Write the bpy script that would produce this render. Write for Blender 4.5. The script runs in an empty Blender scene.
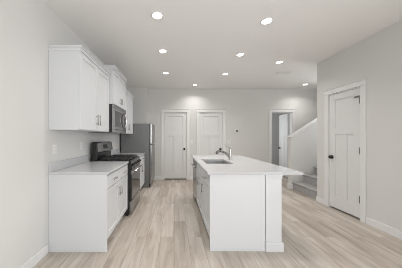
import bpy, bmesh, math, random
from mathutils import Vector, Matrix
random.seed(7)
S = bpy.context.scene
COL = S.collection

# ------------------------------------------------------------------ camera
EYE = 1.31
cam_d = bpy.data.cameras.new('camera')
cam = bpy.data.objects.new('camera', cam_d)
COL.objects.link(cam)
cam.location = (0, 0, EYE)
cam.rotation_euler = (math.pi / 2, 0, 0)
cam_d.sensor_width = 36
cam_d.lens = 185 / 402 * 36
cam_d.shift_x = (201 - 174.3) / 402
cam_d.shift_y = (137.5 - 134) / 402
cam_d.clip_start = 0.05
S.camera = cam

# ------------------------------------------------------------------ world, exposure, added fill lamps
S.view_settings.view_transform = 'Standard'
S.view_settings.look = 'None'
S.view_settings.gamma = 1
S.view_settings.use_curve_mapping = False
S.view_settings.exposure = 0.10
S.cycles.filter_width = 0.9
w = bpy.data.worlds.new('World')
S.world = w
w.use_nodes = True
w.node_tree.nodes['Background'].inputs[0].default_value = (0.85, 0.92, 1.0, 1)
w.node_tree.nodes['Background'].inputs[1].default_value = 0.05

def area(name, loc, rot, sx, sy, power, col=(1, 1, 1), shape='RECTANGLE', spread=180):
    l = bpy.data.lights.new(name, 'AREA')
    l.shape = shape
    l.size = sx
    l.size_y = sy
    l.energy = power
    l.color = col
    l.spread = math.radians(spread)
    o = bpy.data.objects.new(name, l)
    COL.objects.link(o)
    o.location = loc
    o.rotation_euler = rot
    return o

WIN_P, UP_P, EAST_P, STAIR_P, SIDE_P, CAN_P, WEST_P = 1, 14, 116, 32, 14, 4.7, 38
# lamps added in invented windows behind the viewer (rear wall at y = -3.6)
for wx, wp, up in ((-0.35, WIN_P, UP_P), (1.85, WIN_P, UP_P)):
    area('added_daylight', (wx, -3.58, 1.45), (math.pi / 2, 0, 0), 1.7, 2.0, wp, (0.95, 0.98, 1.0))
    # unseen upward lamp added to brighten the ceiling
    area('ceiling_fill', (wx, -3.57, 1.2), (math.radians(140), 0, 0), 1.7, 1.2, up, (1.0, 0.99, 0.97))
# lamp added in an invented right wall window to brighten the left side
area('added_daylight', (2.90, -1.6, 1.45), (0, math.pi / 2, 0), 2.0, 1.7, EAST_P, (0.95, 0.98, 1.0))
# lamp added in an invented left wall window, for faces turned left
area('added_daylight', (-1.42, -1.6, 1.45), (0, -math.pi / 2, 0), 2.0, 1.7, WEST_P, (0.95, 0.98, 1.0))
# unseen lamp added in the stairwell to lift the half wall
area('stair_fill', (5.5, 4.25, 2.1), (0, math.radians(80), 0), 1.0, 0.8, STAIR_P, (0.97, 0.98, 1.0))
# unseen lamp added beyond the doorway to brighten the open door; no window there
area('added_daylight', (2.34, 6.75, 1.5), (0, -math.pi / 2, 0), 1.2, 1.0, SIDE_P, (0.95, 0.98, 1.0))

# ------------------------------------------------------------------ materials
def mat(name, col, rough=0.5, metal=0.0, spec=0.5, noise=0.0, nscale=20, bump=0.0, bscale=200, stretch=None, coat=0):
    m = bpy.data.materials.new(name)
    m.use_nodes = True
    nt = m.node_tree
    b = nt.nodes['Principled BSDF']
    b.inputs['Base Color'].default_value = (*col, 1)
    b.inputs['Roughness'].default_value = rough
    b.inputs['Metallic'].default_value = metal
    b.inputs['Specular IOR Level'].default_value = spec
    b.inputs['Coat Weight'].default_value = coat
    tc = nt.nodes.new('ShaderNodeTexCoord')
    mp = nt.nodes.new('ShaderNodeMapping')
    if stretch:
        mp.inputs['Scale'].default_value = stretch
    nt.links.new(tc.outputs['Object'], mp.inputs[0])
    if noise:
        n = nt.nodes.new('ShaderNodeTexNoise')
        n.inputs['Scale'].default_value = nscale
        n.inputs['Detail'].default_value = 4
        nt.links.new(mp.outputs[0], n.inputs[0])
        r = nt.nodes.new('ShaderNodeValToRGB')
        r.color_ramp.elements[0].color = (*[c * (1 - noise) for c in col], 1)
        r.color_ramp.elements[1].color = (*[min(1, c * (1 + noise)) for c in col], 1)
        r.color_ramp.elements[0].position = 0.3
        r.color_ramp.elements[1].position = 0.7
        nt.links.new(n.outputs[0], r.inputs[0])
        nt.links.new(r.outputs[0], b.inputs['Base Color'])
    if bump:
        n2 = nt.nodes.new('ShaderNodeTexNoise')
        n2.inputs['Scale'].default_value = bscale
        nt.links.new(mp.outputs[0], n2.inputs[0])
        bp = nt.nodes.new('ShaderNodeBump')
        bp.inputs['Strength'].default_value = bump
        bp.inputs['Distance'].default_value = 0.002
        nt.links.new(n2.outputs[0], bp.inputs['Height'])
        nt.links.new(bp.outputs[0], b.inputs['Normal'])
    return m

def emis(name, col, st):
    m = bpy.data.materials.new(name)
    m.use_nodes = True
    b = m.node_tree.nodes['Principled BSDF']
    b.inputs['Base Color'].default_value = (*col, 1)
    b.inputs['Emission Color'].default_value = (*col, 1)
    b.inputs['Emission Strength'].default_value = st
    return m

def floor_mat():
    m = bpy.data.materials.new('greige_plank')
    m.use_nodes = True
    nt = m.node_tree
    L = nt.links.new
    b = nt.nodes['Principled BSDF']
    tc = nt.nodes.new('ShaderNodeTexCoord')
    mp = nt.nodes.new('ShaderNodeMapping')
    mp.inputs['Rotation'].default_value = (0, 0, math.pi / 2)
    L(tc.outputs['Object'], mp.inputs[0])
    br = nt.nodes.new('ShaderNodeTexBrick')
    br.offset = 0.37
    br.inputs['Color1'].default_value = (0, 0, 0, 1)
    br.inputs['Color2'].default_value = (1, 1, 1, 1)
    br.inputs['Mortar'].default_value = (0.3, 0.3, 0.3, 1)
    br.inputs['Scale'].default_value = 1
    br.inputs['Mortar Size'].default_value = 0.0016
    br.inputs['Mortar Smooth'].default_value = 0.3
    br.inputs['Brick Width'].default_value = 1.22
    br.inputs['Row Height'].default_value = 0.18
    L(mp.outputs[0], br.inputs[0])
    # long grain, shifted per plank
    mp2 = nt.nodes.new('ShaderNodeMapping')
    mp2.inputs['Scale'].default_value = (12, 1.1, 1)
    L(tc.outputs['Object'], mp2.inputs[0])
    add = nt.nodes.new('ShaderNodeVectorMath')
    add.operation = 'MULTIPLY_ADD'
    add.inputs[1].default_value = (37, 53, 11)
    L(br.outputs['Color'], add.inputs[0])
    L(mp2.outputs[0], add.inputs[2])
    n = nt.nodes.new('ShaderNodeTexNoise')
    n.inputs['Scale'].default_value = 1.0
    n.inputs['Detail'].default_value = 6
    n.inputs['Roughness'].default_value = 0.62
    n.inputs['Distortion'].default_value = 0.6
    L(add.outputs[0], n.inputs[0])
    r = nt.nodes.new('ShaderNodeValToRGB')
    e = r.color_ramp.elements
    e[0].position = 0.28; e[0].color = FL_D
    e[1].position = 0.72; e[1].color = FL_L
    mid = e.new(0.5); mid.color = FL_M
    L(n.outputs[0], r.inputs[0])
    # plank to plank tone
    tone = nt.nodes.new('ShaderNodeValToRGB')
    tone.color_ramp.elements[0].color = (0.80, 0.78, 0.76, 1)
    tone.color_ramp.elements[1].color = (1.0, 1.0, 1.0, 1)
    L(br.outputs['Color'], tone.inputs[0])
    mx = nt.nodes.new('ShaderNodeMix')
    mx.data_type = 'RGBA'; mx.blend_type = 'MULTIPLY'
    mx.inputs[0].default_value = 1
    L(r.outputs[0], mx.inputs[6]); L(tone.outputs[0], mx.inputs[7])
    seam = nt.nodes.new('ShaderNodeMix')
    seam.data_type = 'RGBA'
    L(br.outputs['Fac'], seam.inputs[0])
    L(mx.outputs[2], seam.inputs[6])
    seam.inputs[7].default_value = (0.24, 0.2, 0.165, 1)
    L(seam.outputs[2], b.inputs['Base Color'])
    b.inputs['Roughness'].default_value = 0.42
    b.inputs['Specular IOR Level'].default_value = 0.35
    return m

FL_D = (0.36, 0.298, 0.252, 1)
FL_M = (0.56, 0.502, 0.445, 1)
FL_L = (0.69, 0.638, 0.582, 1)

M = dict(
    wall=mat('warm_grey_paint', (0.70, 0.695, 0.68), 0.7, spec=0.25, bump=0.08, bscale=300),
    ceil=mat('ceiling_paint', (0.92, 0.91, 0.895), 0.85, spec=0.2, bump=0.1, bscale=250),
    trim=mat('white_trim_paint', (0.78, 0.78, 0.78), 0.4),
    door=mat('white_door_paint', (0.74, 0.74, 0.74), 0.42),
    cab=mat('white_cabinet_paint', (0.68, 0.69, 0.705), 0.35),
    dark=mat('dark_recess', (0.03, 0.03, 0.03), 0.6),
    quartz=mat('white_quartz', (0.585, 0.59, 0.605), 0.16, noise=0.02, nscale=35),
    steel=mat('brushed_steel', (0.36, 0.36, 0.36), 0.27, 1.0, noise=0.06, nscale=30, stretch=(1, 1, 25)),
    chrome=mat('satin_nickel', (0.62, 0.61, 0.60), 0.2, 1.0, noise=0.03, nscale=60),
    spout=mat('chrome_dark_reflection', (0.16, 0.155, 0.15), 0.25, 1.0, noise=0.03, nscale=60),  # dark reflections in the chrome spout, put into its base colour
    hinge=mat('dull_grey_metal', (0.2, 0.195, 0.19), 0.45, 0.7, noise=0.05),
    sinksteel=mat('sink_steel', (0.55, 0.55, 0.55), 0.3, 1.0, noise=0.05, nscale=40),
    pull=mat('brushed_nickel_pull', (0.42, 0.41, 0.40), 0.35, 1.0, noise=0.03, nscale=60),
    greyside=mat('grey_appliance_side', (0.20, 0.205, 0.205), 0.4, 0.3, noise=0.04, nscale=50),
    black=mat('black_enamel', (0.018, 0.018, 0.019), 0.25, noise=0.1, nscale=40),
    iron=mat('cast_iron', (0.025, 0.025, 0.026), 0.55, noise=0.2, nscale=80, bump=0.2),
    glass=mat('black_glass', (0.02, 0.02, 0.022), 0.05, spec=0.6, noise=0.05),
    mwglass=mat('smoked_glass', (0.03, 0.03, 0.032), 0.09, spec=0.6, noise=0.05),
    knob=mat('dark_bronze', (0.035, 0.032, 0.03), 0.35, 0.6, noise=0.1),
    plate=mat('white_plastic', (0.80, 0.80, 0.785), 0.4, noise=0.01),
    screen=mat('grey_display', (0.12, 0.125, 0.12), 0.25, noise=0.05),
    carpet=mat('grey_carpet', (0.42, 0.412, 0.41), 0.95, spec=0.1, noise=0.3, nscale=60, bump=0.9, bscale=180),
    lens=emis('lamp_lens', (1.0, 0.95, 0.86), 7),
    digits=emis('clock_digits', (0.25, 0.7, 0.75), 0.6),
    floor=floor_mat(),
)

# ------------------------------------------------------------------ helpers
ORI = {}

def tag(o, label, cat, group=None, kind=None):
    o['label'] = label
    o['category'] = cat
    if group: o['group'] = group
    if kind: o['kind'] = kind
    return o

def thing(name, loc, label, cat, group=None, kind=None):
    o = bpy.data.objects.new(name, None)
    COL.objects.link(o)
    o.location = loc
    o.empty_display_size = 0.1
    ORI[o] = Vector(loc)
    return tag(o, label, cat, group, kind)

def obj(name, bm, m, parent=None, label=None, cat=None, group=None, kind=None, smooth=False, origin=None):
    org = ORI[parent] if parent is not None else Vector(origin or (0, 0, 0))
    bmesh.ops.translate(bm, verts=bm.verts, vec=-org)
    bmesh.ops.recalc_face_normals(bm, faces=bm.faces)
    me = bpy.data.meshes.new(name)
    bm.to_mesh(me)
    bm.free()
    for x in (m if isinstance(m, (list, tuple)) else [m]):
        me.materials.append(M[x])
    if smooth:
        for p in me.polygons: p.use_smooth = True
    o = bpy.data.objects.new(name, me)
    COL.objects.link(o)
    if parent is not None:
        o.parent = parent
    else:
        o.location = org
    ORI[o] = org
    if label and parent is not None: o['label'] = label
    elif label: tag(o, label, cat, group, kind)
    if kind: o['kind'] = kind
    return o

def merge(bm, t, mi=0):
    for f in t.faces: f.material_index = mi
    me = bpy.data.meshes.new('t')
    t.to_mesh(me); t.free()
    bm.from_mesh(me)
    bpy.data.meshes.remove(me)

def box(bm, x0, x1, y0, y1, z0, z1, bev=0.0, mi=0, seg=2):
    t = bmesh.new()
    x0, x1 = min(x0, x1), max(x0, x1); y0, y1 = min(y0, y1), max(y0, y1); z0, z1 = min(z0, z1), max(z0, z1)
    v = [t.verts.new(p) for p in ((x0,y0,z0),(x1,y0,z0),(x1,y1,z0),(x0,y1,z0),(x0,y0,z1),(x1,y0,z1),(x1,y1,z1),(x0,y1,z1))]
    for f in ((0,3,2,1),(4,5,6,7),(0,1,5,4),(1,2,6,5),(2,3,7,6),(3,0,4,7)):
        t.faces.new([v[i] for i in f])
    if bev:
        bmesh.ops.bevel(t, geom=list(t.edges), offset=bev, segments=seg, affect='EDGES', profile=0.5)
    merge(bm, t, mi)

def B(*a, **k):
    bm = bmesh.new()
    box(bm, *a, **k)
    return bm

def prism(bm, pts, axis, a0, a1, bev=0.0, mi=0):
    """polygon pts extruded along an axis; pts are (the other two axes in xyz order)"""
    t = bmesh.new()
    def P(p, a):
        return {'x': (a, p[0], p[1]), 'y': (p[0], a, p[1]), 'z': (p[0], p[1], a)}[axis]
    A = [t.verts.new(P(p, a0)) for p in pts]
    C = [t.verts.new(P(p, a1)) for p in pts]
    n = len(pts)
    t.faces.new(A); t.faces.new(C[::-1])
    for i in range(n):
        t.faces.new((A[i], C[i], C[(i+1) % n], A[(i+1) % n]))
    bmesh.ops.recalc_face_normals(t, faces=t.faces)
    if bev:
        bmesh.ops.bevel(t, geom=list(t.edges), offset=bev, segments=2, affect='EDGES')
    merge(bm, t, mi)

def tube(bm, pts, r, n=12, mi=0):
    """round tube through points; r a number or a list of radii"""
    pts = [Vector(p) for p in pts]
    rr = r if isinstance(r, (list, tuple)) else [r] * len(pts)
    t = bmesh.new()
    rings = []
    up = None
    for i, p in enumerate(pts):
        d = (pts[min(i+1, len(pts)-1)] - pts[max(i-1, 0)]).normalized()
        if up is None:
            up = Vector((0, 0, 1)) if abs(d.z) < 0.9 else Vector((1, 0, 0))
        s = d.cross(up).normalized()
        up = s.cross(d).normalized()
        rings.append([t.verts.new(p + rr[i] * (math.cos(2*math.pi*k/n) * s + math.sin(2*math.pi*k/n) * up)) for k in range(n)])
    for a, b in zip(rings, rings[1:]):
        for k in range(n):
            t.faces.new((a[k], a[(k+1) % n], b[(k+1) % n], b[k]))
    t.faces.new(rings[0][::-1]); t.faces.new(rings[-1])
    merge(bm, t, mi)

def lathe(bm, prof, c, axis='z', n=28, mi=0):
    """prof: list of (radius, offset along the axis)"""
    t = bmesh.new()
    c = Vector(c)
    rings = []
    for r, h in prof:
        ring = []
        for k in range(n):
            a = 2*math.pi*k/n
            u, v = r*math.cos(a), r*math.sin(a)
            ring.append(t.verts.new(c + Vector({'z': (u, v, h), 'x': (h, u, v), 'y': (u, h, v)}[axis])))
        rings.append(ring)
    for a, b in zip(rings, rings[1:]):
        for k in range(n):
            t.faces.new((a[k], a[(k+1) % n], b[(k+1) % n], b[k]))
    t.faces.new(rings[0][::-1]); t.faces.new(rings[-1])
    merge(bm, t, mi)

def shaker_bm(x, sx, y0, y1, z0, z1, th=0.019, fr=0.058):
    """shaker door whose back is at plane x, facing sx"""
    bm = bmesh.new()
    f = x + sx * th
    box(bm, x, f, y0, y0+fr, z0, z1, 0.0015)
    box(bm, x, f, y1-fr, y1, z0, z1, 0.0015)
    box(bm, x, f, y0+fr, y1-fr, z0, z0+fr, 0.0015)
    box(bm, x, f, y0+fr, y1-fr, z1-fr, z1, 0.0015)
    box(bm, x, x + sx*(th-0.011), y0+fr-0.002, y1-fr+0.002, z0+fr-0.002, z1-fr+0.002)
    return bm

def pull_bm(x, sx, y, z, length, vertical):
    bm = bmesh.new()
    o = x + sx * 0.03
    h = length / 2
    if vertical:
        tube(bm, [(o, y, z-h), (o, y, z+h)], 0.0062)
        for d in (-h*0.72, h*0.72): tube(bm, [(x, y, z+d), (o, y, z+d)], 0.0048)
    else:
        tube(bm, [(o, y-h, z), (o, y+h, z)], 0.0062)
        for d in (-h*0.72, h*0.72): tube(bm, [(x, y+d, z), (o, y+d, z)], 0.0048)
    return bm

def cab_door(par, x, sx, y0, y1, z0, z1, hy, hz, hl=0.13):
    d = obj('door', shaker_bm(x, sx, y0, y1, z0, z1), 'cab', par)
    obj('handle', pull_bm(x + sx*0.019, sx, hy, hz, hl, True), 'pull', d, smooth=True)
    return d

def drawer(par, x, sx, y0, y1, z0, z1, hl=0.13):
    d = obj('drawer_front', B(x, x + sx*0.019, y0, y1, z0, z1, bev=0.002), 'cab', par)
    obj('handle', pull_bm(x + sx*0.019, sx, (y0+y1)/2, (z0+z1)/2, hl, False), 'pull', d, smooth=True)
    return d

# ------------------------------------------------------------------ setting
XL, XR, YB, H = -1.44, 2.92, 5.75, 2.82      # left wall, right wall, back wall, ceiling
YR = -3.6                                    # rear wall
XE, YE = 5.6, 7.9                            # outer bounds to the east / the room beyond
YC = 3.78                                    # end of the right wall
T = 0.12
def struct(name, bm, m, label, cat):
    return obj(name, bm, m, None, label, cat, kind='structure')

struct('floor', B(XL-T, XE+T, YR-T, YE+T, -0.05, 0), 'floor', 'light greige wood plank floor running toward the back wall', 'floor')
struct('ceiling', B(XL-T, XE+T, YR-T, YE+T, H, H+0.1), 'ceil', 'flat pale grey painted ceiling with recessed lights', 'ceiling')
W4 = (-2.45, -0.75)
bm = bmesh.new()
box(bm, XL-T, XL, YR-T, W4[0], 0, H); box(bm, XL-T, XL, W4[1], YB, 0, H)
box(bm, XL-T, XL, W4[0], W4[1], 0, .45); box(bm, XL-T, XL, W4[0], W4[1], 2.45, H)
struct('wall_left', bm, 'wall', 'pale warm grey wall behind the range and wall cabinets', 'wall')

# door openings in the back wall: (x0, x1, top)
D1 = (-0.322, 0.391, 2.095)
D2 = (0.778, 1.513, 2.095)
D3 = (3.022, 3.667, 2.095)
bm = bmesh.new()
xs = XL - T
for a, b, top in (D1, D2, D3):
    box(bm, xs, a, YB, YB+T, 0, H)
    box(bm, a, b, YB, YB+T, top, H)
    xs = b
box(bm, xs, XE+T, YB, YB+T, 0, H)
struct('wall_back', bm, 'wall', 'pale warm grey back wall with two closed doors and an open doorway', 'wall')
struct('wall_nook', B(XL, -0.815, 5.56, YB, 0, H), 'wall', 'shallow wall return behind the refrigerator corner', 'wall')

RD = (2.895, 3.50, 2.115)     # right door opening along y
W3 = (-2.45, -0.75)
bm = bmesh.new()
box(bm, XR, XR+T, YR-T, W3[0], 0, H); box(bm, XR, XR+T, W3[1], RD[0], 0, H)
box(bm, XR, XR+T, W3[0], W3[1], 0, .45); box(bm, XR, XR+T, W3[0], W3[1], 2.45, H)
box(bm, XR, XR+T, RD[0], RD[1], RD[2], H)
box(bm, XR, XR+T, RD[1], YC, 0, H)
struct('wall_right', bm, 'wall', 'pale warm grey right wall with the white closet door', 'wall')
struct('wall_stairwell', B(XR+T, XE, YC-T, YC, 0, H), 'wall', 'stairwell wall at the near side of the carpeted stairs', 'wall')
struct('wall_east', B(XE, XE+T, YC-T, YE+T, 0, H), 'wall', 'far right wall closing the stairwell', 'wall')
# room beyond the open door
struct('wall_beyond', B(2.2, XE, YE, YE+T, 0, H), 'wall', 'grey end wall of the room seen through the open doorway', 'wall')
struct('wall_beyond_left', B(2.2, 2.2+T, YB+T, YE, 0, H), 'wall', 'left wall of the room seen through the open doorway', 'wall')
# unseen rear wall with two window openings invented to light the room
bm = bmesh.new()
W1, W2 = (-1.2, 0.5), (1.0, 2.7)
for a, b in ((XL-T, W1[0]), (W1[1], W2[0]), (W2[1], XR+T)):
    box(bm, a, b, YR-T, YR, 0, H)
for a, b in (W1, W2):
    box(bm, a, b, YR-T, YR, 0, 0.45); box(bm, a, b, YR-T, YR, 2.45, H)
struct('wall_rear', bm, 'wall', 'living room wall with two added windows behind the viewer', 'wall')
for i, (a, b) in enumerate((W1, W2)):
    bm = bmesh.new()
    for p in ((a, a+.05, .45, 2.45), (b-.05, b, .45, 2.45), (a+.05, b-.05, .45, .5), (a+.05, b-.05, 2.4, 2.45), ((a+b)/2-.02, (a+b)/2+.02, .5, 2.4)):
        box(bm, p[0], p[1], YR-.08, YR-.03, p[2], p[3], 0.003)
    struct('window_%d' % (i+1), bm, 'trim', 'white framed unseen window added for daylight, %s of the two' % ('left' if i else 'right'), 'window')
bm = bmesh.new()
a, b = W3  # unseen right wall window, added to let light in
for p in ((a, a+.05, .45, 2.45), (b-.05, b, .45, 2.45), (a+.05, b-.05, .45, .5), (a+.05, b-.05, 2.4, 2.45), ((a+b)/2-.02, (a+b)/2+.02, .5, 2.4)):
    box(bm, XR+.03, XR+.08, p[0], p[1], p[2], p[3], 0.003)
struct('window_3', bm, 'trim', 'white framed unseen window added for daylight in the right wall', 'window')
bm = bmesh.new()
a, b = W4  # left wall window out of view, invented as a light source
for p in ((a, a+.05, .45, 2.45), (b-.05, b, .45, 2.45), (a+.05, b-.05, .45, .5), (a+.05, b-.05, 2.4, 2.45), ((a+b)/2-.02, (a+b)/2+.02, .5, 2.4)):
    box(bm, XL-.08, XL-.03, p[0], p[1], p[2], p[3], 0.003)
struct('window_4', bm, 'trim', 'white framed unseen window added for daylight in the left wall', 'window')
# closed closet backs behind doors, so the gaps under the doors read dark
struct('wall_closet', B(XL-T, 2.2, YB+0.9, YB+1.0, 0, H), 'wall', 'wall behind the two closed back doors', 'wall')
struct('wall_closet_east', B(XR+1.2, XR+1.3, YR-T, YC-T, 0, H), 'wall', 'back wall of the closet behind the right door', 'wall')

# baseboards
BH, BT = 0.105, 0.015
def base(name, segs, label):
    bm = bmesh.new()
    for (x0, x1, y0, y1) in segs:
        box(bm, x0, x1, y0, y1, 0, BH, 0.004)
    struct(name, bm, 'trim', label, 'baseboard')
base('baseboard_left', [(XL, XL+BT, YR, 2.10)], 'white baseboard along the left wall in front of the counter')
base('baseboard_back', [(-0.815, D1[0]-0.085, YB-BT, YB), (D1[1]+0.085, D2[0]-0.085, YB-BT, YB), (D2[1]+0.085, D3[0]-0.085, YB-BT, YB), (D3[1]+.085, XE, YB-BT, YB)], 'white baseboard along the back wall between the doors')
base('baseboard_right', [(XR-BT, XR, YR, RD[0]-.085), (XR-BT, XR, RD[1]+.085, YC+BT), (XR, XR+T, YC, YC+BT)], 'white baseboard along the right wall beside the closet door')
base('baseboard_beyond', [(2.2+T, XE, YE-BT, YE)], 'white baseboard of the room beyond the open doorway')

# door casings
def casing_back(n, d, label):
    a, b, top = d
    w_ = 0.082
    bm = bmesh.new()
    y0, y1 = YB-0.018, YB
    box(bm, a-w_, a, y0, y1, 0, top, 0.003)
    box(bm, b, b+w_, y0, y1, 0, top, 0.003)
    box(bm, a-w_, b+w_, y0-0.004, y1, top, top+w_, 0.003)
    box(bm, a-w_*1.0-.006, b+w_*1.0+.006, y0-0.012, y1, top+w_, top+w_+.014, 0.003)
    # jambs
    j = 0.016
    box(bm, a, a+j, y1, YB+T, 0, top); box(bm, b-j, b, y1, YB+T, 0, top); box(bm, a+j, b-j, y1, YB+T, top-j, top)
    struct('trim_%d' % n, bm, 'trim', label, 'door trim')
casing_back(1, D1, 'white casing around the left closed door in the back wall')
casing_back(2, D2, 'white casing around the closed door behind the island faucet')
casing_back(3, D3, 'white casing around the open doorway at the right of the back wall')
bm = bmesh.new()
w_ = 0.082
a, b, top = RD
box(bm, XR-.018, XR, a-w_, a, 0, top, .003); box(bm, XR-.018, XR, b, b+w_, 0, top, .003)
box(bm, XR-.022, XR, a-w_, b+w_, top, top+w_, .003)
box(bm, XR-.030, XR, a-w_-.006, b+w_+.006, top+w_, top+w_+.014, .003)
j = .016
box(bm, XR, XR+T, a, a+j, 0, top); box(bm, XR, XR+T, b-j, b, 0, top); box(bm, XR, XR+T, a+j, b-j, top-j, top)
struct('trim_4', bm, 'trim', 'white casing around the closet door in the right wall', 'door trim')

def panel_door(name, width, top, Mx, knob_u, label, hinge_u=None, z0=0.032):
    """craftsman three panel door; local u across, z up, w thickness (front w=0, back w=.038)"""
    bm = bmesh.new()
    fr, th = 0.105, 0.038
    zs = 1.42                                    # top of the lock rail line
    def bx(u0, u1, a, b, w0=0.0, w1=th, bev=.0025): box(bm, u0, u1, w0, w1, a, b, bev)
    bx(0, fr, z0, top); bx(width-fr, width, z0, top)
    bx(fr, width-fr, z0, z0+.2); bx(fr, width-fr, zs-.055, zs+.055); bx(fr, width-fr, top-fr, top)
    bx(width/2-.05, width/2+.05, z0+.2, zs-.055)
    for u0, u1, a, b in ((fr, width-fr, zs+.055, top-fr), (fr, width/2-.05, z0+.2, zs-.055), (width/2+.05, width-fr, z0+.2, zs-.055)):
        bx(u0-.003, u1+.003, a-.003, b+.003, .014, th-.014, 0)
        # sticking: thin sloped bead round each panel
        for q in ((u0, u0+.008, a, b), (u1-.008, u1, a, b), (u0, u1, a, a+.008), (u0, u1, b-.008, b)):
            bx(q[0], q[1], q[2], q[3], .005, th-.005, 0)
    bmesh.ops.transform(bm, matrix=Mx, verts=bm.verts)
    o = obj(name, bm, 'door', None, label, 'door', kind='structure')
    kb = bmesh.new()
    for s, w0 in ((-1, 0.0), (1, th)):
        prof = [(.034, 0), (.034, .006), (.014, .009), (.014, .022), (.027, .027), (.032, .037), (.028, .047), (.014, .052)]
        lathe(kb, [(r, s*h) for r, h in prof], (knob_u, w0, 0.95), axis='y')
    bmesh.ops.transform(kb, matrix=Mx, verts=kb.verts)
    obj('door_knob', kb, 'knob', o, 'dark bronze round knob', smooth=True)
    if hinge_u is not None:
        for hz in (0.33, 1.10, 1.90):
            hb = bmesh.new()
            tube(hb, [(hinge_u, -.008, hz-.055), (hinge_u, -.008, hz+.055)], .010)
            box(hb, hinge_u-.014, hinge_u+.006, -.003, .001, hz-.045, hz+.045)
            if hz > 1.8:      # the hinge-pin stop on the upper hinge
                box(hb, hinge_u-.085, hinge_u+.008, -.018, -.002, hz+.05, hz+.072, .002)
            bmesh.ops.transform(hb, matrix=Mx, verts=hb.verts)
            obj('hinge', hb, 'hinge', o, 'grey metal hinge')
    return o

g = .019
def back_mx(d): return Matrix.Translation((d[0]+g, YB+.012, 0))
panel_door('door_1', D1[1]-D1[0]-2*g, D1[2]-.018, back_mx(D1), D1[1]-D1[0]-2*g-.06, 'white three panel closed door left in the back wall beside the refrigerator')
panel_door('door_2', D2[1]-D2[0]-2*g, D2[2]-.018, back_mx(D2), D2[1]-D2[0]-2*g-.06, 'white three panel closed door directly behind the island faucet')
# door 3 stands open into the room beyond, hinged on the right jamb: u runs from hinge (local 0) away
w3 = D3[1]-D3[0]-2*g
ang = math.radians(82)
mx3 = Matrix.Translation((D3[1]-g-.012, YB+T+.012, 0)) @ Matrix.Rotation(ang, 4, 'Z')
panel_door('door_3', w3, D3[2]-.018, mx3, w3-.06, 'white three panel door standing open in the doorway near the stairs')
# right closet door: u runs along -y (front faces -x)
wr = RD[1]-RD[0]-2*g
mxr = Matrix.Translation((XR+.006, RD[1]-g, 0)) @ Matrix.Rotation(-math.pi/2, 4, 'Z')
panel_door('door_4', wr, RD[2]-.018, mxr, .05, 'white three panel closet door with dark knob in the right wall', hinge_u=wr+.004)

# stairs: half wall with sloped cap, carpeted steps
SX, SY0, SY1, RISE, RUN = 3.012, YC+.006, 4.69, .192, .268
hx0, hz0, sl = 2.958, 1.305, .64
xt = hx0 + (H-hz0)/sl
bm = bmesh.new()
prism(bm, [(hx0, 0), (XE, 0), (XE, H), (xt, H), (hx0, hz0)], 'y', 4.70, 4.81)
struct('wall_stair', bm, 'wall', 'half wall rising with a slope beside the carpeted stairs', 'wall')
bm = bmesh.new()
n_ = Vector((-sl, 1)).normalized() * .032
prism(bm, [(hx0-.004, hz0-.003), (xt-.05, H-.05), (xt-.05+n_[0], H-.05+n_[1]), (hx0-.004+n_[0], hz0-.003+n_[1])], 'y', 4.68, 4.83, .004)
struct('trim_5', bm, 'trim', 'white sloped cap rail on top of the stair half wall', 'trim')
bm = bmesh.new()
box(bm, hx0-.020, hx0, 4.680, 4.830, 0, .125, .004)
box(bm, hx0, SX-.002, 4.680, 4.70, 0, .125, .004)
box(bm, hx0, 5.4, 4.81, 4.826, 0, .125, .004)
struct('trim_6', bm, 'trim', 'white base trim around the foot of the stair half wall', 'trim')
st = thing('staircase', (SX, (SY0+SY1)/2, 0), 'grey carpeted staircase rising to the right behind the right wall', 'stairs', kind='structure')
for i in range(8):
    bm = bmesh.new()
    x0, x1 = SX+RUN*i, SX+RUN*(i+1)
    z1 = RISE*(i+1)
    r = .022
    arc = [(x0-.022+r-r*math.cos(t), z1-r+r*math.sin(t)) for t in [math.pi/2*k/5 - math.pi/2 for k in range(0, 11)]]
    pts = [(x0, 0), (x0, z1-2*r)] + [p for p in arc] + [(x1, z1), (x1, 0)]
    prism(bm, pts, 'y', SY0, SY1)
    obj('step', bm, 'carpet', st)

# ceiling lights
def can(px_x, y, label):
    t = thing('ceiling_light', (px_x, y, H), label, 'ceiling light', 'recessed ceiling lights')
    bm = bmesh.new()
    lathe(bm, [(.080, 0), (.078, -.006), (.066, -.008), (.058, -.003), (.058, 0)], (px_x, y, H))
    obj('trim_ring', bm, 'plate', t, smooth=True)
    bm = bmesh.new()
    lathe(bm, [(.0575, -.001), (.0575, -.0025), (.05, -.003)], (px_x, y, H))
    obj('lens', bm, 'lens', t, 'glowing round lens')
    area('can_lamp', (px_x, y, H-.012), (0, 0, 0), .11, .11, CAN_P, (1.0, .965, .915), 'DISK', 135)
for x, y, l in (
    (-.21, 2.29, 'recessed round ceiling light over the cooking aisle, nearest the viewer'),
    (1.20, 2.40, 'recessed round ceiling light above the near overhang of the island, nearest the viewer'),
    (-.20, 3.23, 'recessed round ceiling light over the aisle in front of the range and microwave'),
    (1.20, 3.37, 'recessed round ceiling light above the middle of the island'),
    (2.10, 3.70, 'recessed round ceiling light on the right, near the corner of the right wall'),
    (-.20, 4.33, 'recessed round ceiling light over the aisle in front of the refrigerator'),
    (1.21, 4.40, 'recessed round ceiling light beyond the far end of the island'),
    (.60, 5.32, 'recessed round ceiling light closest to the two closed back doors'),
    (3.72, 5.26, 'recessed round ceiling light above the open doorway beside the stairs')):
    can(x, y, l)
t = thing('ceiling_vent', (2.55, 4.33, H), 'white rectangular air vent in the ceiling near the stairs', 'vent')
bm = bmesh.new()
vx0, vx1, vy0, vy1 = 2.40, 2.70, 4.24, 4.42
for q in ((vx0, vx1, vy0, vy0+.025), (vx0, vx1, vy1-.025, vy1), (vx0, vx0+.025, vy0+.025, vy1-.025), (vx1-.025, vx1, vy0+.025, vy1-.025)):
    box(bm, q[0], q[1], q[2], q[3], H-.008, H, .002)
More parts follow.
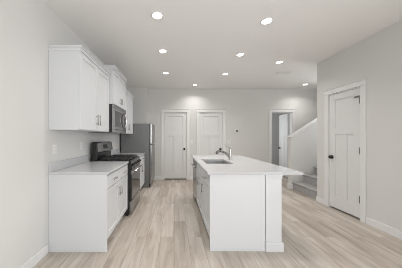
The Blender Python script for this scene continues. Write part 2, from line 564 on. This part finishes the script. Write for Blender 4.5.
obj('frame', bm, 'plate', t)
bm = bmesh.new()
for k in range(6):
    y = vy0+.035+k*.022
    prism(bm, [(y-.008, H-.002), (y+.008, H-.008), (y+.009, H-.006), (y-.007, H)], 'x', vx0+.025, vx1-.025)
obj('louvre', bm, 'plate', t)

# ------------------------------------------------------------------ left run of cabinets
y_a, y_b, y_c, y_d = 2.117, 3.068, 3.85, 4.80     # near end, range, far cabinet, its end
BX = -.791                                         # face of the base boxes
def base_cabinet(y0, y1, label, end_panel):
    t = thing('base_cabinet', (XL, (y0+y1)/2, 0), label, 'cabinet', 'white base cabinets along the left wall')
    bm = bmesh.new()
    box(bm, XL+.002, BX, y0+(.018 if end_panel else 0), y1, .115, .882)
    box(bm, XL+.002, BX-.07, y0+(.018 if end_panel else 0), y1, 0, .115)
    obj('carcass', bm, 'cab', t)
    if end_panel:
        bm = B(XL+.002, BX+.019, y0, y0+.018, 0, .882, bev=.0015)
        box(bm, XL+.016, BX+.021, y0-.008, y0, 0, .018, .003)       # shoe strip at the floor
        obj('end_panel', bm, 'cab', t)
    a = y0 + (.022 if end_panel else .004)
    m = (a+y1-.004)/2
    for p, q in ((a, m-.004), (m+.004, y1-.006)):
        drawer(t, BX, 1, p, q, .714, .866)
    cab_door(t, BX, 1, a, m-.004, .135, .704, m-.035, .575)
    cab_door(t, BX, 1, m+.004, y1-.006, .135, .704, m+.035, .575)
    return t
base_cabinet(y_a, y_b-.003, 'white base cabinet with two drawers at the near end of the left counter', True)
base_cabinet(y_c+.003, y_d, 'white base cabinet between the range and the refrigerator', False)

def counter(y0, y1, label):
    t = thing('countertop', (XL, (y0+y1)/2, .884), label, 'countertop')
    obj('slab', B(XL+.002, -.757, y0, y1, .884, .914, bev=.003), 'quartz', t)
    obj('backsplash', B(XL+.002, XL+.022, y0+.012, y1, .914, 1.018, bev=.002), 'quartz', t)
counter(y_a-.014, y_b-.001, 'white quartz countertop on the near base cabinet left of the range')
counter(y_c+.001, y_d+.01, 'short white quartz countertop between the range and the refrigerator')

def upper(y0, y1, depth, z0, z1, label, crown_near=True, handles=True, zc=.062):
    t = thing('wall_cabinet', (XL, (y0+y1)/2, z0), label, 'cabinet', 'white wall cabinets along the left wall')
    fx = XL + depth
    obj('carcass', B(XL+.002, fx, y0, y1, z0, z1-.01, bev=.001), 'cab', t)
    m = (y0+y1)/2
    for s, p, q in ((-1, y0+.006, m-.003), (1, m+.003, y1-.006)):
        cab_door(t, fx, 1, p, q, z0+.004, z1-zc-.004, m+s*.035, z0+.150 if handles else z0+.10, .14 if handles else .10)
    # crown: a stepped, slightly flared band round front and near side
    bm = bmesh.new()
    for k, (dz0, dz1, pr) in enumerate(((zc, .03, .012), (.03, .014, .022), (.014, 0, .032))):
        box(bm, XL+.002, fx+.019+pr, y0-pr*.45, y1, z1-dz0, z1-dz1, .002)
    obj('crown_moulding', bm, 'cab', t)
    return t
upper(y_a, y_b-.004, .345, 1.400, 2.365, 'tall white two door wall cabinet nearest the viewer, left of the microwave')
upper(y_b+.006, y_c-.006, .412, 1.872, 2.510, 'raised white wall cabinet directly above the microwave', handles=False)
upper(y_c+.02, y_d, .345, 1.400, 2.365, 'white two door wall cabinet between the microwave and the refrigerator')

# ------------------------------------------------------------------ microwave
y0, y1 = y_b+.004, y_c-.004
t = thing('microwave', (XL, (y0+y1)/2, 1.395), 'stainless over-the-range microwave mounted under the raised wall cabinet', 'microwave')
mz0, mz1, mx = 1.395, 1.868, -1.032
obj('body', B(XL+.002, mx, y0, y1, mz0, mz1, bev=.003), 'black', t, 'black casing')
yd = y1-.15
bm = bmesh.new()
box(bm, mx, mx+.035, y0, yd, mz0+.055, mz0+.100, .002); box(bm, mx, mx+.035, y0, yd, mz1-.105, mz1-.065, .002)
box(bm, mx, mx+.035, y0, y0+.045, mz0+.100, mz1-.105, .002); box(bm, mx, mx+.035, yd-.085, yd, mz0+.100, mz1-.105, .002)
dr = obj('door', bm, 'steel', t, 'stainless door')
obj('window', B(mx, mx+.031, y0+.044, yd-.084, mz0+.099, mz1-.104), 'mwglass', dr, 'smoked glass window')
bm = bmesh.new()
hy = yd-.035
tube(bm, [(mx+.035, hy, mz0+.09), (mx+.062, hy, mz0+.12), (mx+.078, hy, mz0+.18), (mx+.082, hy, (mz0+mz1)/2), (mx+.078, hy, mz1-.17), (mx+.062, hy, mz1-.115), (mx+.035, hy, mz1-.09)], .014)
obj('handle', bm, 'chrome', dr, 'bowed metal handle', smooth=True)
cp = obj('control_panel', B(mx, mx+.033, yd+.003, y1, mz0+.055, mz1-.065, bev=.002), 'black', t, 'black control panel')
obj('display', B(mx+.033, mx+.0345, yd+.025, y1-.02, mz1-.14, mz1-.09), 'screen', cp)
bm = bmesh.new()
for r_ in range(5):
    for c_ in range(3):
        box(bm, mx+.033, mx+.035, yd+.028+c_*.035, yd+.052+c_*.035, mz0+.08+r_*.042, mz0+.105+r_*.042, .0008)
obj('keypad', bm, 'greyside', cp)
bm = B(mx, mx+.030, y0, y1, mz1-.062, mz1, bev=.002)
for k in range(3):
    box(bm, mx+.030, mx+.033, y0+.02, y1-.02, mz1-.052+k*.017, mz1-.044+k*.017)
obj('vent_grille', bm, 'steel', t)
obj('bottom_rail', B(mx, mx+.033, y0, y1, mz0, mz0+.052, bev=.003), 'steel', t)

# ------------------------------------------------------------------ gas range
y0, y1 = y_b+.003, y_c-.003
ym = (y0+y1)/2
t = thing('range', (-1.08, ym, 0), 'stainless and black gas range standing between the two left countertops', 'range')
bm = B(-1.365, -.745, y0, y1, .03, .905, bev=.002)
for yy in (y0+.04, y1-.04):
    for xx in (-.80, -1.31):
        lathe(bm, [(.018, 0), (.018, .03)], (xx, yy, 0), n=12)
obj('body', bm, 'black', t, 'black enamel body')
obj('storage_drawer', B(-.745, -.710, y0+.002, y1-.002, .055, .245, bev=.004), 'steel', t, 'stainless drawer')
dz0, dz1 = .252, .775
f0, f1 = -.745, -.708
bm = bmesh.new()
box(bm, f0, f1-.004, y0+.002, y1-.002, dz0, dz1, .003)
dr = obj('oven_door', bm, 'black', t, 'black oven door')
obj('door_rail', B(f1-.004, f1, y0+.002, y1-.002, dz1-.085, dz1, bev=.0015), 'steel', dr, 'stainless top rail')
obj('window', B(f1-.004, f1-.001, y0+.03, y1-.03, dz0+.015, dz1-.088, bev=.001), 'glass', dr, 'black glass window')
bm = bmesh.new()
tube(bm, [(f1+.045, y0+.03, dz1-.03), (f1+.045, y1-.03, dz1-.03)], .013)
for yy in (y0+.07, y1-.07): tube(bm, [(f1, yy, dz1-.03), (f1+.045, yy, dz1-.03)], .009)
obj('handle', bm, 'chrome', dr, 'round metal bar handle', smooth=True)
bm = bmesh.new()
prism(bm, [(-.755, .782), (-.702, .782), (-.702, .80), (-.725, .905), (-.755, .905)], 'y', y0, y1, .003)
cp = obj('control_panel', bm, 'black', t, 'black sloped knob panel')
for k in range(5):
    yy = y0+.09+k*(y1-y0-.18)/4
    bm = bmesh.new()
    lathe(bm, [(.024, 0), (.024, .008), (.019, .012), (.017, .034), (.012, .037)], (-.712, yy, .848), 'x', 20)
    box(bm, -.678, -.670, yy-.004, yy+.004, .832, .864, .001)
    obj('knob', bm, 'black', cp, smooth=False)
bm = B(-1.29, -.725, y0, y1, .905, .922, bev=.004)
obj('cooktop', bm, 'black', t, 'black cooktop')
for bx_, by_ in ((-1.14, y0+.17), (-1.14, y1-.17), (-.90, y0+.17), (-.90, y1-.17), (-1.02, ym)):
    bm = bmesh.new()
    lathe(bm, [(.052, .922), (.050, .930), (.036, .931), (.036, .938), (.030, .941)], (bx_, by_, 0), n=24)
    obj('burner', bm, 'iron', t, smooth=False)
gw = (y1-y0-.04)/3
for k in range(3):
    a, b = y0+.02+k*gw+.004, y0+.02+(k+1)*gw-.004
    bm = bmesh.new()
    gx0, gx1 = -1.24, -.765
    z0, z1 = .943, .960
    for q in ((gx0, gx1, a, a+.012), (gx0, gx1, b-.012, b), (gx0, gx0+.012, a, b), (gx1-.012, gx1, a, b), (-1.026, -1.014, a, b)):
        box(bm, *q, z0, z1, .002)
    for xx in (-1.14, -.90):
        box(bm, xx-.006, xx+.006, a+.012, b-.012, z0+.002, z1+.004, .002)
        box(bm, xx-.09, xx+.09, (a+b)/2-.006, (a+b)/2+.006, z0+.002, z1+.004, .002)
    for xx in (gx0+.006, gx1-.006):
        for yy in (a+.006, b-.006): box(bm, xx-.006, xx+.006, yy-.006, yy+.006, .921, z0+.001)
    obj('grate', bm, 'iron', t, 'black cast iron grate')
# backguard: lower black riser and an overhanging stainless console
obj('riser', B(-1.365, -1.315, y0+.004, y1-.004, .905, 1.06, bev=.004), 'black', t)
bm = bmesh.new()
prism(bm, [(-1.365, 1.045), (-1.300, 1.045), (-1.275, 1.065), (-1.300, 1.215), (-1.325, 1.232), (-1.365, 1.232)], 'y', y0+.03, y1-.002, .006)
bg = obj('backguard', bm, 'steel', t, 'stainless backguard console')
obj('end_cap', B(-1.365, -1.282, y0, y0+.03, .93, 1.236, bev=.008, seg=3), 'black', bg, 'black end cap')
def face_x(z): return -1.275 + (z-1.065)/(1.215-1.065)*(-.025)
bm = bmesh.new()
za, zb = 1.11, 1.185
prism(bm, [(face_x(za)-.004, za), (face_x(za)+.003, za), (face_x(zb)+.003, zb), (face_x(zb)-.004, zb)], 'y', ym-.10, ym+.10)
dp = obj('display', bm, 'glass', bg, 'black clock display')
zc = 1.1475
for k in range(8):
    yy = ym-.22 + (k % 4)*.025 if k < 4 else ym+.14 + (k % 4)*.025
    obj('button', B(face_x(zc)-.002, face_x(zc)+.004, yy-.008, yy+.008, zc-.012, zc+.012, bev=.001), 'greyside', bg)

# ------------------------------------------------------------------ refrigerator
y0, y1 = y_d+.035, 5.54
t = thing('refrigerator', (-1.02, (y0+y1)/2, 0), 'stainless top freezer refrigerator with grey sides beside the back wall', 'refrigerator')
fb, ff = -.658, -.585
bm = B(XL+.05, fb, y0, y1, .02, 1.672, bev=.006)
obj('body', bm, 'greyside', t, 'grey painted case')
obj('toe_grille', B(fb, fb+.03, y0+.01, y1-.01, .015, .085, bev=.003), 'black', t)
for yy in (y0+.05, y1-.05):
    bm = bmesh.new()
    lathe(bm, [(.02, 0), (.02, .03)], (fb-.04, yy, 0), n=12)
    obj('foot', bm, 'black', t)
for nm, z0, z1, hz0, hz1 in (('fridge_door', .092, 1.125, .62, 1.09), ('freezer_door', 1.140, 1.680, 1.175, 1.50)):
    d = obj(nm, B(fb+.006, ff, y0, y1, z0, z1, bev=.012, seg=3), 'steel', t, 'stainless ' + nm.replace('_', ' '))
    bm = bmesh.new()
    hy = y0+.055
    tube(bm, [(ff, hy, hz0), (ff+.03, hy, hz0+.03), (ff+.04, hy, hz0+.08), (ff+.04, hy, hz1-.08), (ff+.03, hy, hz1-.03), (ff, hy, hz1)], .009)
    obj('handle', bm, 'pull', d, 'vertical metal handle', smooth=True)
obj('hinge_cover', B(fb-.05, fb+.05, y1-.09, y1-.02, 1.680, 1.695, bev=.003), 'greyside', t)

# ------------------------------------------------------------------ island
IX, IY0, IY1 = .412, 2.135, 4.06       # door plane, near end, far end
IB = 1.02                              # back of cabinet boxes
FX = IX + .019                         # face of boxes
def island_box(y0, y1, name, label):
    t = thing(name, (FX, (y0+y1)/2, 0), label, 'cabinet')
    bm = bmesh.new()
    if name == 'sink_cabinet':    # open top for the sink bowl
        box(bm, FX, FX+.018, y0, y1, .115, .882); box(bm, IB-.018, IB, y0, y1, .115, .882)
        box(bm, FX+.018, IB-.018, y0, y0+.018, .115, .882); box(bm, FX+.018, IB-.018, y1-.018, y1, .115, .882)
        box(bm, FX+.018, IB-.018, y0+.018, y1-.018, .115, .133)
    else:
        box(bm, FX, IB, y0, y1, .115, .882)
    box(bm, FX+.07, IB, y0, y1, 0, .115)
    obj('carcass', bm, 'cab', t)
    return t
n0, n1, n2, n3 = IY0+.02, 2.655, 3.43, 4.04
c = island_box(n0, n1, 'base_cabinet', 'white island cabinet with a single drawer at the near end')
drawer(c, FX, -1, n0+.008, n1-.004, .714, .864)
cab_door(c, FX, -1, n0+.008, n1-.004, .135, .704, n1-.04, .60)
c = island_box(n1, n2, 'sink_cabinet', 'white island cabinet with two doors below the sink')
m_ = (n1+n2)/2
obj('false_front', B(FX-.019, FX, n1+.004, n2-.004, .714, .864, bev=.002), 'cab', c)
cab_door(c, FX, -1, n1+.004, m_-.003, .135, .704, m_-.035, .60)
cab_door(c, FX, -1, m_+.003, n2-.004, .135, .704, m_+.035, .60)
t = thing('dishwasher', (FX, (n2+n3)/2, 0), 'stainless dishwasher at the far end of the island beside the sink cabinet', 'dishwasher')
bm = B(FX+.012, IB, n2+.004, n3-.004, .10, .875)
obj('tub', bm, 'greyside', t)
d = obj('door', B(FX-.022, FX+.012, n2+.004, n3-.004, .125, .79, bev=.004), 'steel', t, 'stainless door')
bm = bmesh.new()
tube(bm, [(FX-.062, n2+.05, .74), (FX-.062, n3-.05, .74)], .012)
for yy in (n2+.08, n3-.08): tube(bm, [(FX-.022, yy, .74), (FX-.062, yy, .74)], .008)
obj('handle', bm, 'chrome', d, smooth=True)
obj('control_strip', B(FX-.022, FX+.012, n2+.004, n3-.004, .795, .872, bev=.004), 'black', t, 'black control strip')
obj('toe_kick', B(FX+.06, FX+.08, n2+.004, n3-.004, 0, .12), 'black', t)
# panels
t = thing('island_panel', (.75, IY0, 0), 'white finished panels cladding the near end and back of the island', 'panel')
bm = B(IX, IB+.03, IY0, IY0+.018, 0, .882, bev=.0015)
box(bm, IX-.003, IB+.03, IY0-.008, IY0, 0, .018, .003)
obj('end_panel', bm, 'cab', t)
bm = B(IB+.002, IB+.02, IY0+.018, IY1, 0, .882, bev=.001)
box(bm, IB+.02, IB+.035, IY0+.2, IY1, 0, BH, .003)
obj('back_panel', bm, 'cab', t)
obj('far_panel', B(IX, IB, IY1-.018, IY1, 0, .882, bev=.0015), 'cab', t)
# column under the overhang
cx0, cx1, cy0, cy1 = IB+.034, IB+.034+.182, IY0-.006, IY0+.178
t = thing('island_column', ((cx0+cx1)/2, (cy0+cy1)/2, 0), 'white square column with base trim under the near island overhang', 'column')
obj('shaft', B(cx0, cx1, cy0, cy1, .10, .84, bev=.003), 'cab', t)
obj('base_trim', B(cx0-.004, cx1+.018, cy0-.016, cy1+.016, 0, .102, bev=.005), 'cab', t)
bm = B(cx0-.003, cx1+.005, cy0-.006, cy1+.006, .838, .864, bev=.003)
box(bm, cx0-.005, cx1+.009, cy0-.010, cy1+.010, .863, .884, .003)
obj('cap_trim', bm, 'cab', t)

# countertop with sink cut-out
KX0, KX1, KY0, KY1 = .380, 1.475, 2.108, 4.09
SX0, SX1, SY0_, SY1_ = .490, .895, 2.80, 3.38
bm = bmesh.new()
gx = [KX0, SX0, SX1, KX1]; gy = [KY0, SY0_, SY1_, KY1]
V = {}
for iz, z in enumerate((.884, .914)):
    for i, x in enumerate(gx):
        for jj, y in enumerate(gy):
            V[i, jj, iz] = bm.verts.new((x, y, z))
for i in range(3):
    for jj in range(3):
        if (i, jj) == (1, 1): continue
        for iz in (0, 1):
            bm.faces.new([V[i, jj, iz], V[i+1, jj, iz], V[i+1, jj+1, iz], V[i, jj+1, iz]])
for i in range(3):
    for jj in (0, 3): bm.faces.new([V[i, jj, 0], V[i+1, jj, 0], V[i+1, jj, 1], V[i, jj, 1]])
    for ii in (0, 3): bm.faces.new([V[ii, i, 0], V[ii, i+1, 0], V[ii, i+1, 1], V[ii, i, 1]])
for jj in (1, 2): bm.faces.new([V[1, jj, 0], V[2, jj, 0], V[2, jj, 1], V[1, jj, 1]])
for ii in (1, 2): bm.faces.new([V[ii, 1, 0], V[ii, 2, 0], V[ii, 2, 1], V[ii, 1, 1]])
bmesh.ops.recalc_face_normals(bm, faces=bm.faces)
ed = [e for e in bm.edges if len(e.link_faces) == 2 and e.calc_face_angle() > 1]
bmesh.ops.bevel(bm, geom=ed, offset=.003, segments=2, affect='EDGES')
o = obj('countertop', bm, 'quartz', None, 'long white quartz island countertop with a cut-out for the sink', 'countertop', origin=(KX0, KY0, .884))

# undermount sink
def rrect(x0, x1, y0, y1, r, n=5):
    out = []
    for cx, cy, a0 in ((x1-r, y1-r, 0), (x0+r, y1-r, 90), (x0+r, y0+r, 180), (x1-r, y0+r, 270)):
        for k in range(n+1):
            a = math.radians(a0+90*k/n)
            out.append((cx+r*math.cos(a), cy+r*math.sin(a)))
    return out
def ring_stack(bm, rings):
    vs = [[bm.verts.new((x, y, z)) for x, y in rg] for rg, z in rings]
    for a, b in zip(vs, vs[1:]):
        for k in range(len(a)):
            bm.faces.new((a[k], a[(k+1) % len(a)], b[(k+1) % len(a)], b[k]))
    return vs
t = thing('sink', ((SX0+SX1)/2, (SY0_+SY1_)/2, .68), 'undermount stainless single bowl sink set in the island countertop', 'sink')
bm = bmesh.new()
vs = ring_stack(bm, [(rrect(SX0-.012, SX1+.012, SY0_-.02, SY1_+.02, .03), .8825), (rrect(SX0+.002, SX1-.002, SY0_+.002, SY1_-.002, .05), .8825),
    (rrect(SX0+.006, SX1-.006, SY0_+.006, SY1_-.006, .05), .73), (rrect(SX0+.03, SX1-.03, SY0_+.03, SY1_-.03, .06), .70),
    (rrect((SX0+SX1)/2-.05, (SX0+SX1)/2+.05, (SY0_+SY1_)/2-.05, (SY0_+SY1_)/2+.05, .04), .694)])
bm.faces.new(vs[-1])
s_ = obj('bowl', bm, 'sinksteel', t, smooth=False)
bm = bmesh.new()
lathe(bm, [(.043, .695), (.043, .698), (.034, .699), (.030, .696)], ((SX0+SX1)/2, (SY0_+SY1_)/2, 0))
obj('drain', bm, 'chrome', s_, smooth=True)

# faucet
fx, fy = .985, 3.26
t = thing('faucet', (fx, fy, .914), 'chrome single lever kitchen faucet standing on the island beside the sink', 'faucet')
bm = bmesh.new()
lathe(bm, [(.030, .914), (.030, .922), (.024, .928), (.022, 1.06), (.023, 1.10), (.018, 1.112), (.008, 1.116)], (fx, fy, 0))
obj('body', bm, 'chrome', t, smooth=True)
bm = bmesh.new()
tube(bm, [(fx, fy, .955), (fx-.02, fy, .975), (fx-.06, fy, 1.018), (fx-.105, fy, 1.050), (fx-.15, fy, 1.066), (fx-.19, fy, 1.068)], [.021, .020, .019, .018, .018, .018], 14)
sp = obj('spout', bm, 'spout', t, smooth=True)
bm = bmesh.new()
tube(bm, [(fx-.185, fy, 1.068), (fx-.20, fy, 1.068), (fx-.222, fy, 1.060), (fx-.236, fy, 1.043), (fx-.240, fy, 1.020)], [.018, .021, .022, .021, .019], 14)
obj('spray_head', bm, 'spout', sp, smooth=True)
bm = bmesh.new()
tube(bm, [(fx, fy, 1.108), (fx-.02, fy, 1.130), (fx-.05, fy, 1.150), (fx-.088, fy, 1.166)], [.014, .012, .010, .009], 10)
obj('lever', bm, 'pull', t, smooth=True)

# ------------------------------------------------------------------ outlets, switches, thermostat
def outlet(y, z, label):
    t = thing('outlet', (XL, y, z), label, 'outlet', 'outlets on the left wall')
    pl = obj('cover_plate', B(XL+.0005, XL+.006, y-.036, y+.036, z-.058, z+.058, bev=.002), 'plate', t)
    for dz in (-.02, .02):
        bm = bmesh.new()
        lathe(bm, [(.016, XL+.006), (.016, XL+.008)], (0, y, z+dz), 'x', 18)
        for dy in (-.006, .006): box(bm, XL+.008, XL+.0083, y+dy-.001, y+dy+.001, z+dz-.004, z+dz+.005, mi=1)
        obj('socket', bm, ('plate', 'dark'), t)
outlet(2.22, 1.17, 'white wall outlet above the near left countertop, farther from the range')
outlet(2.86, 1.18, 'white wall outlet above the near left countertop, beside the range backguard')
def switch(x, z, label, n=1):
    t = thing('light_switch', (x, YB, z), label, 'light switch')
    hw = .036+.023*(n-1)
    obj('cover_plate', B(x-hw, x+hw, YB-.006, YB-.0005, z-.058, z+.058, bev=.002), 'plate', t)
    for k in range(n):
        xx = x+(k-(n-1)/2)*.046
        bm = bmesh.new()
        prism(bm, [(YB-.006, z-.033), (YB-.008, z-.033), (YB-.012, z+.033), (YB-.006, z+.033)], 'x', xx-.016, xx+.016, .001)
        obj('rocker', bm, 'plate', t)
switch(.535, 1.18, 'white light switch on the back wall between the two closed doors')
switch(1.70, 1.18, 'white double light switch on the back wall below the thermostat', 2)
t = thing('thermostat', (1.915, YB, 1.51), 'small white thermostat with dark screen on the back wall', 'thermostat')
obj('case', B(1.86, 1.985, YB-.022, YB-.0005, 1.458, 1.562, bev=.006, seg=3), 'plate', t)
obj('screen', B(1.912, 1.968, YB-.0235, YB-.021, 1.478, 1.542), 'screen', t, 'dark screen')
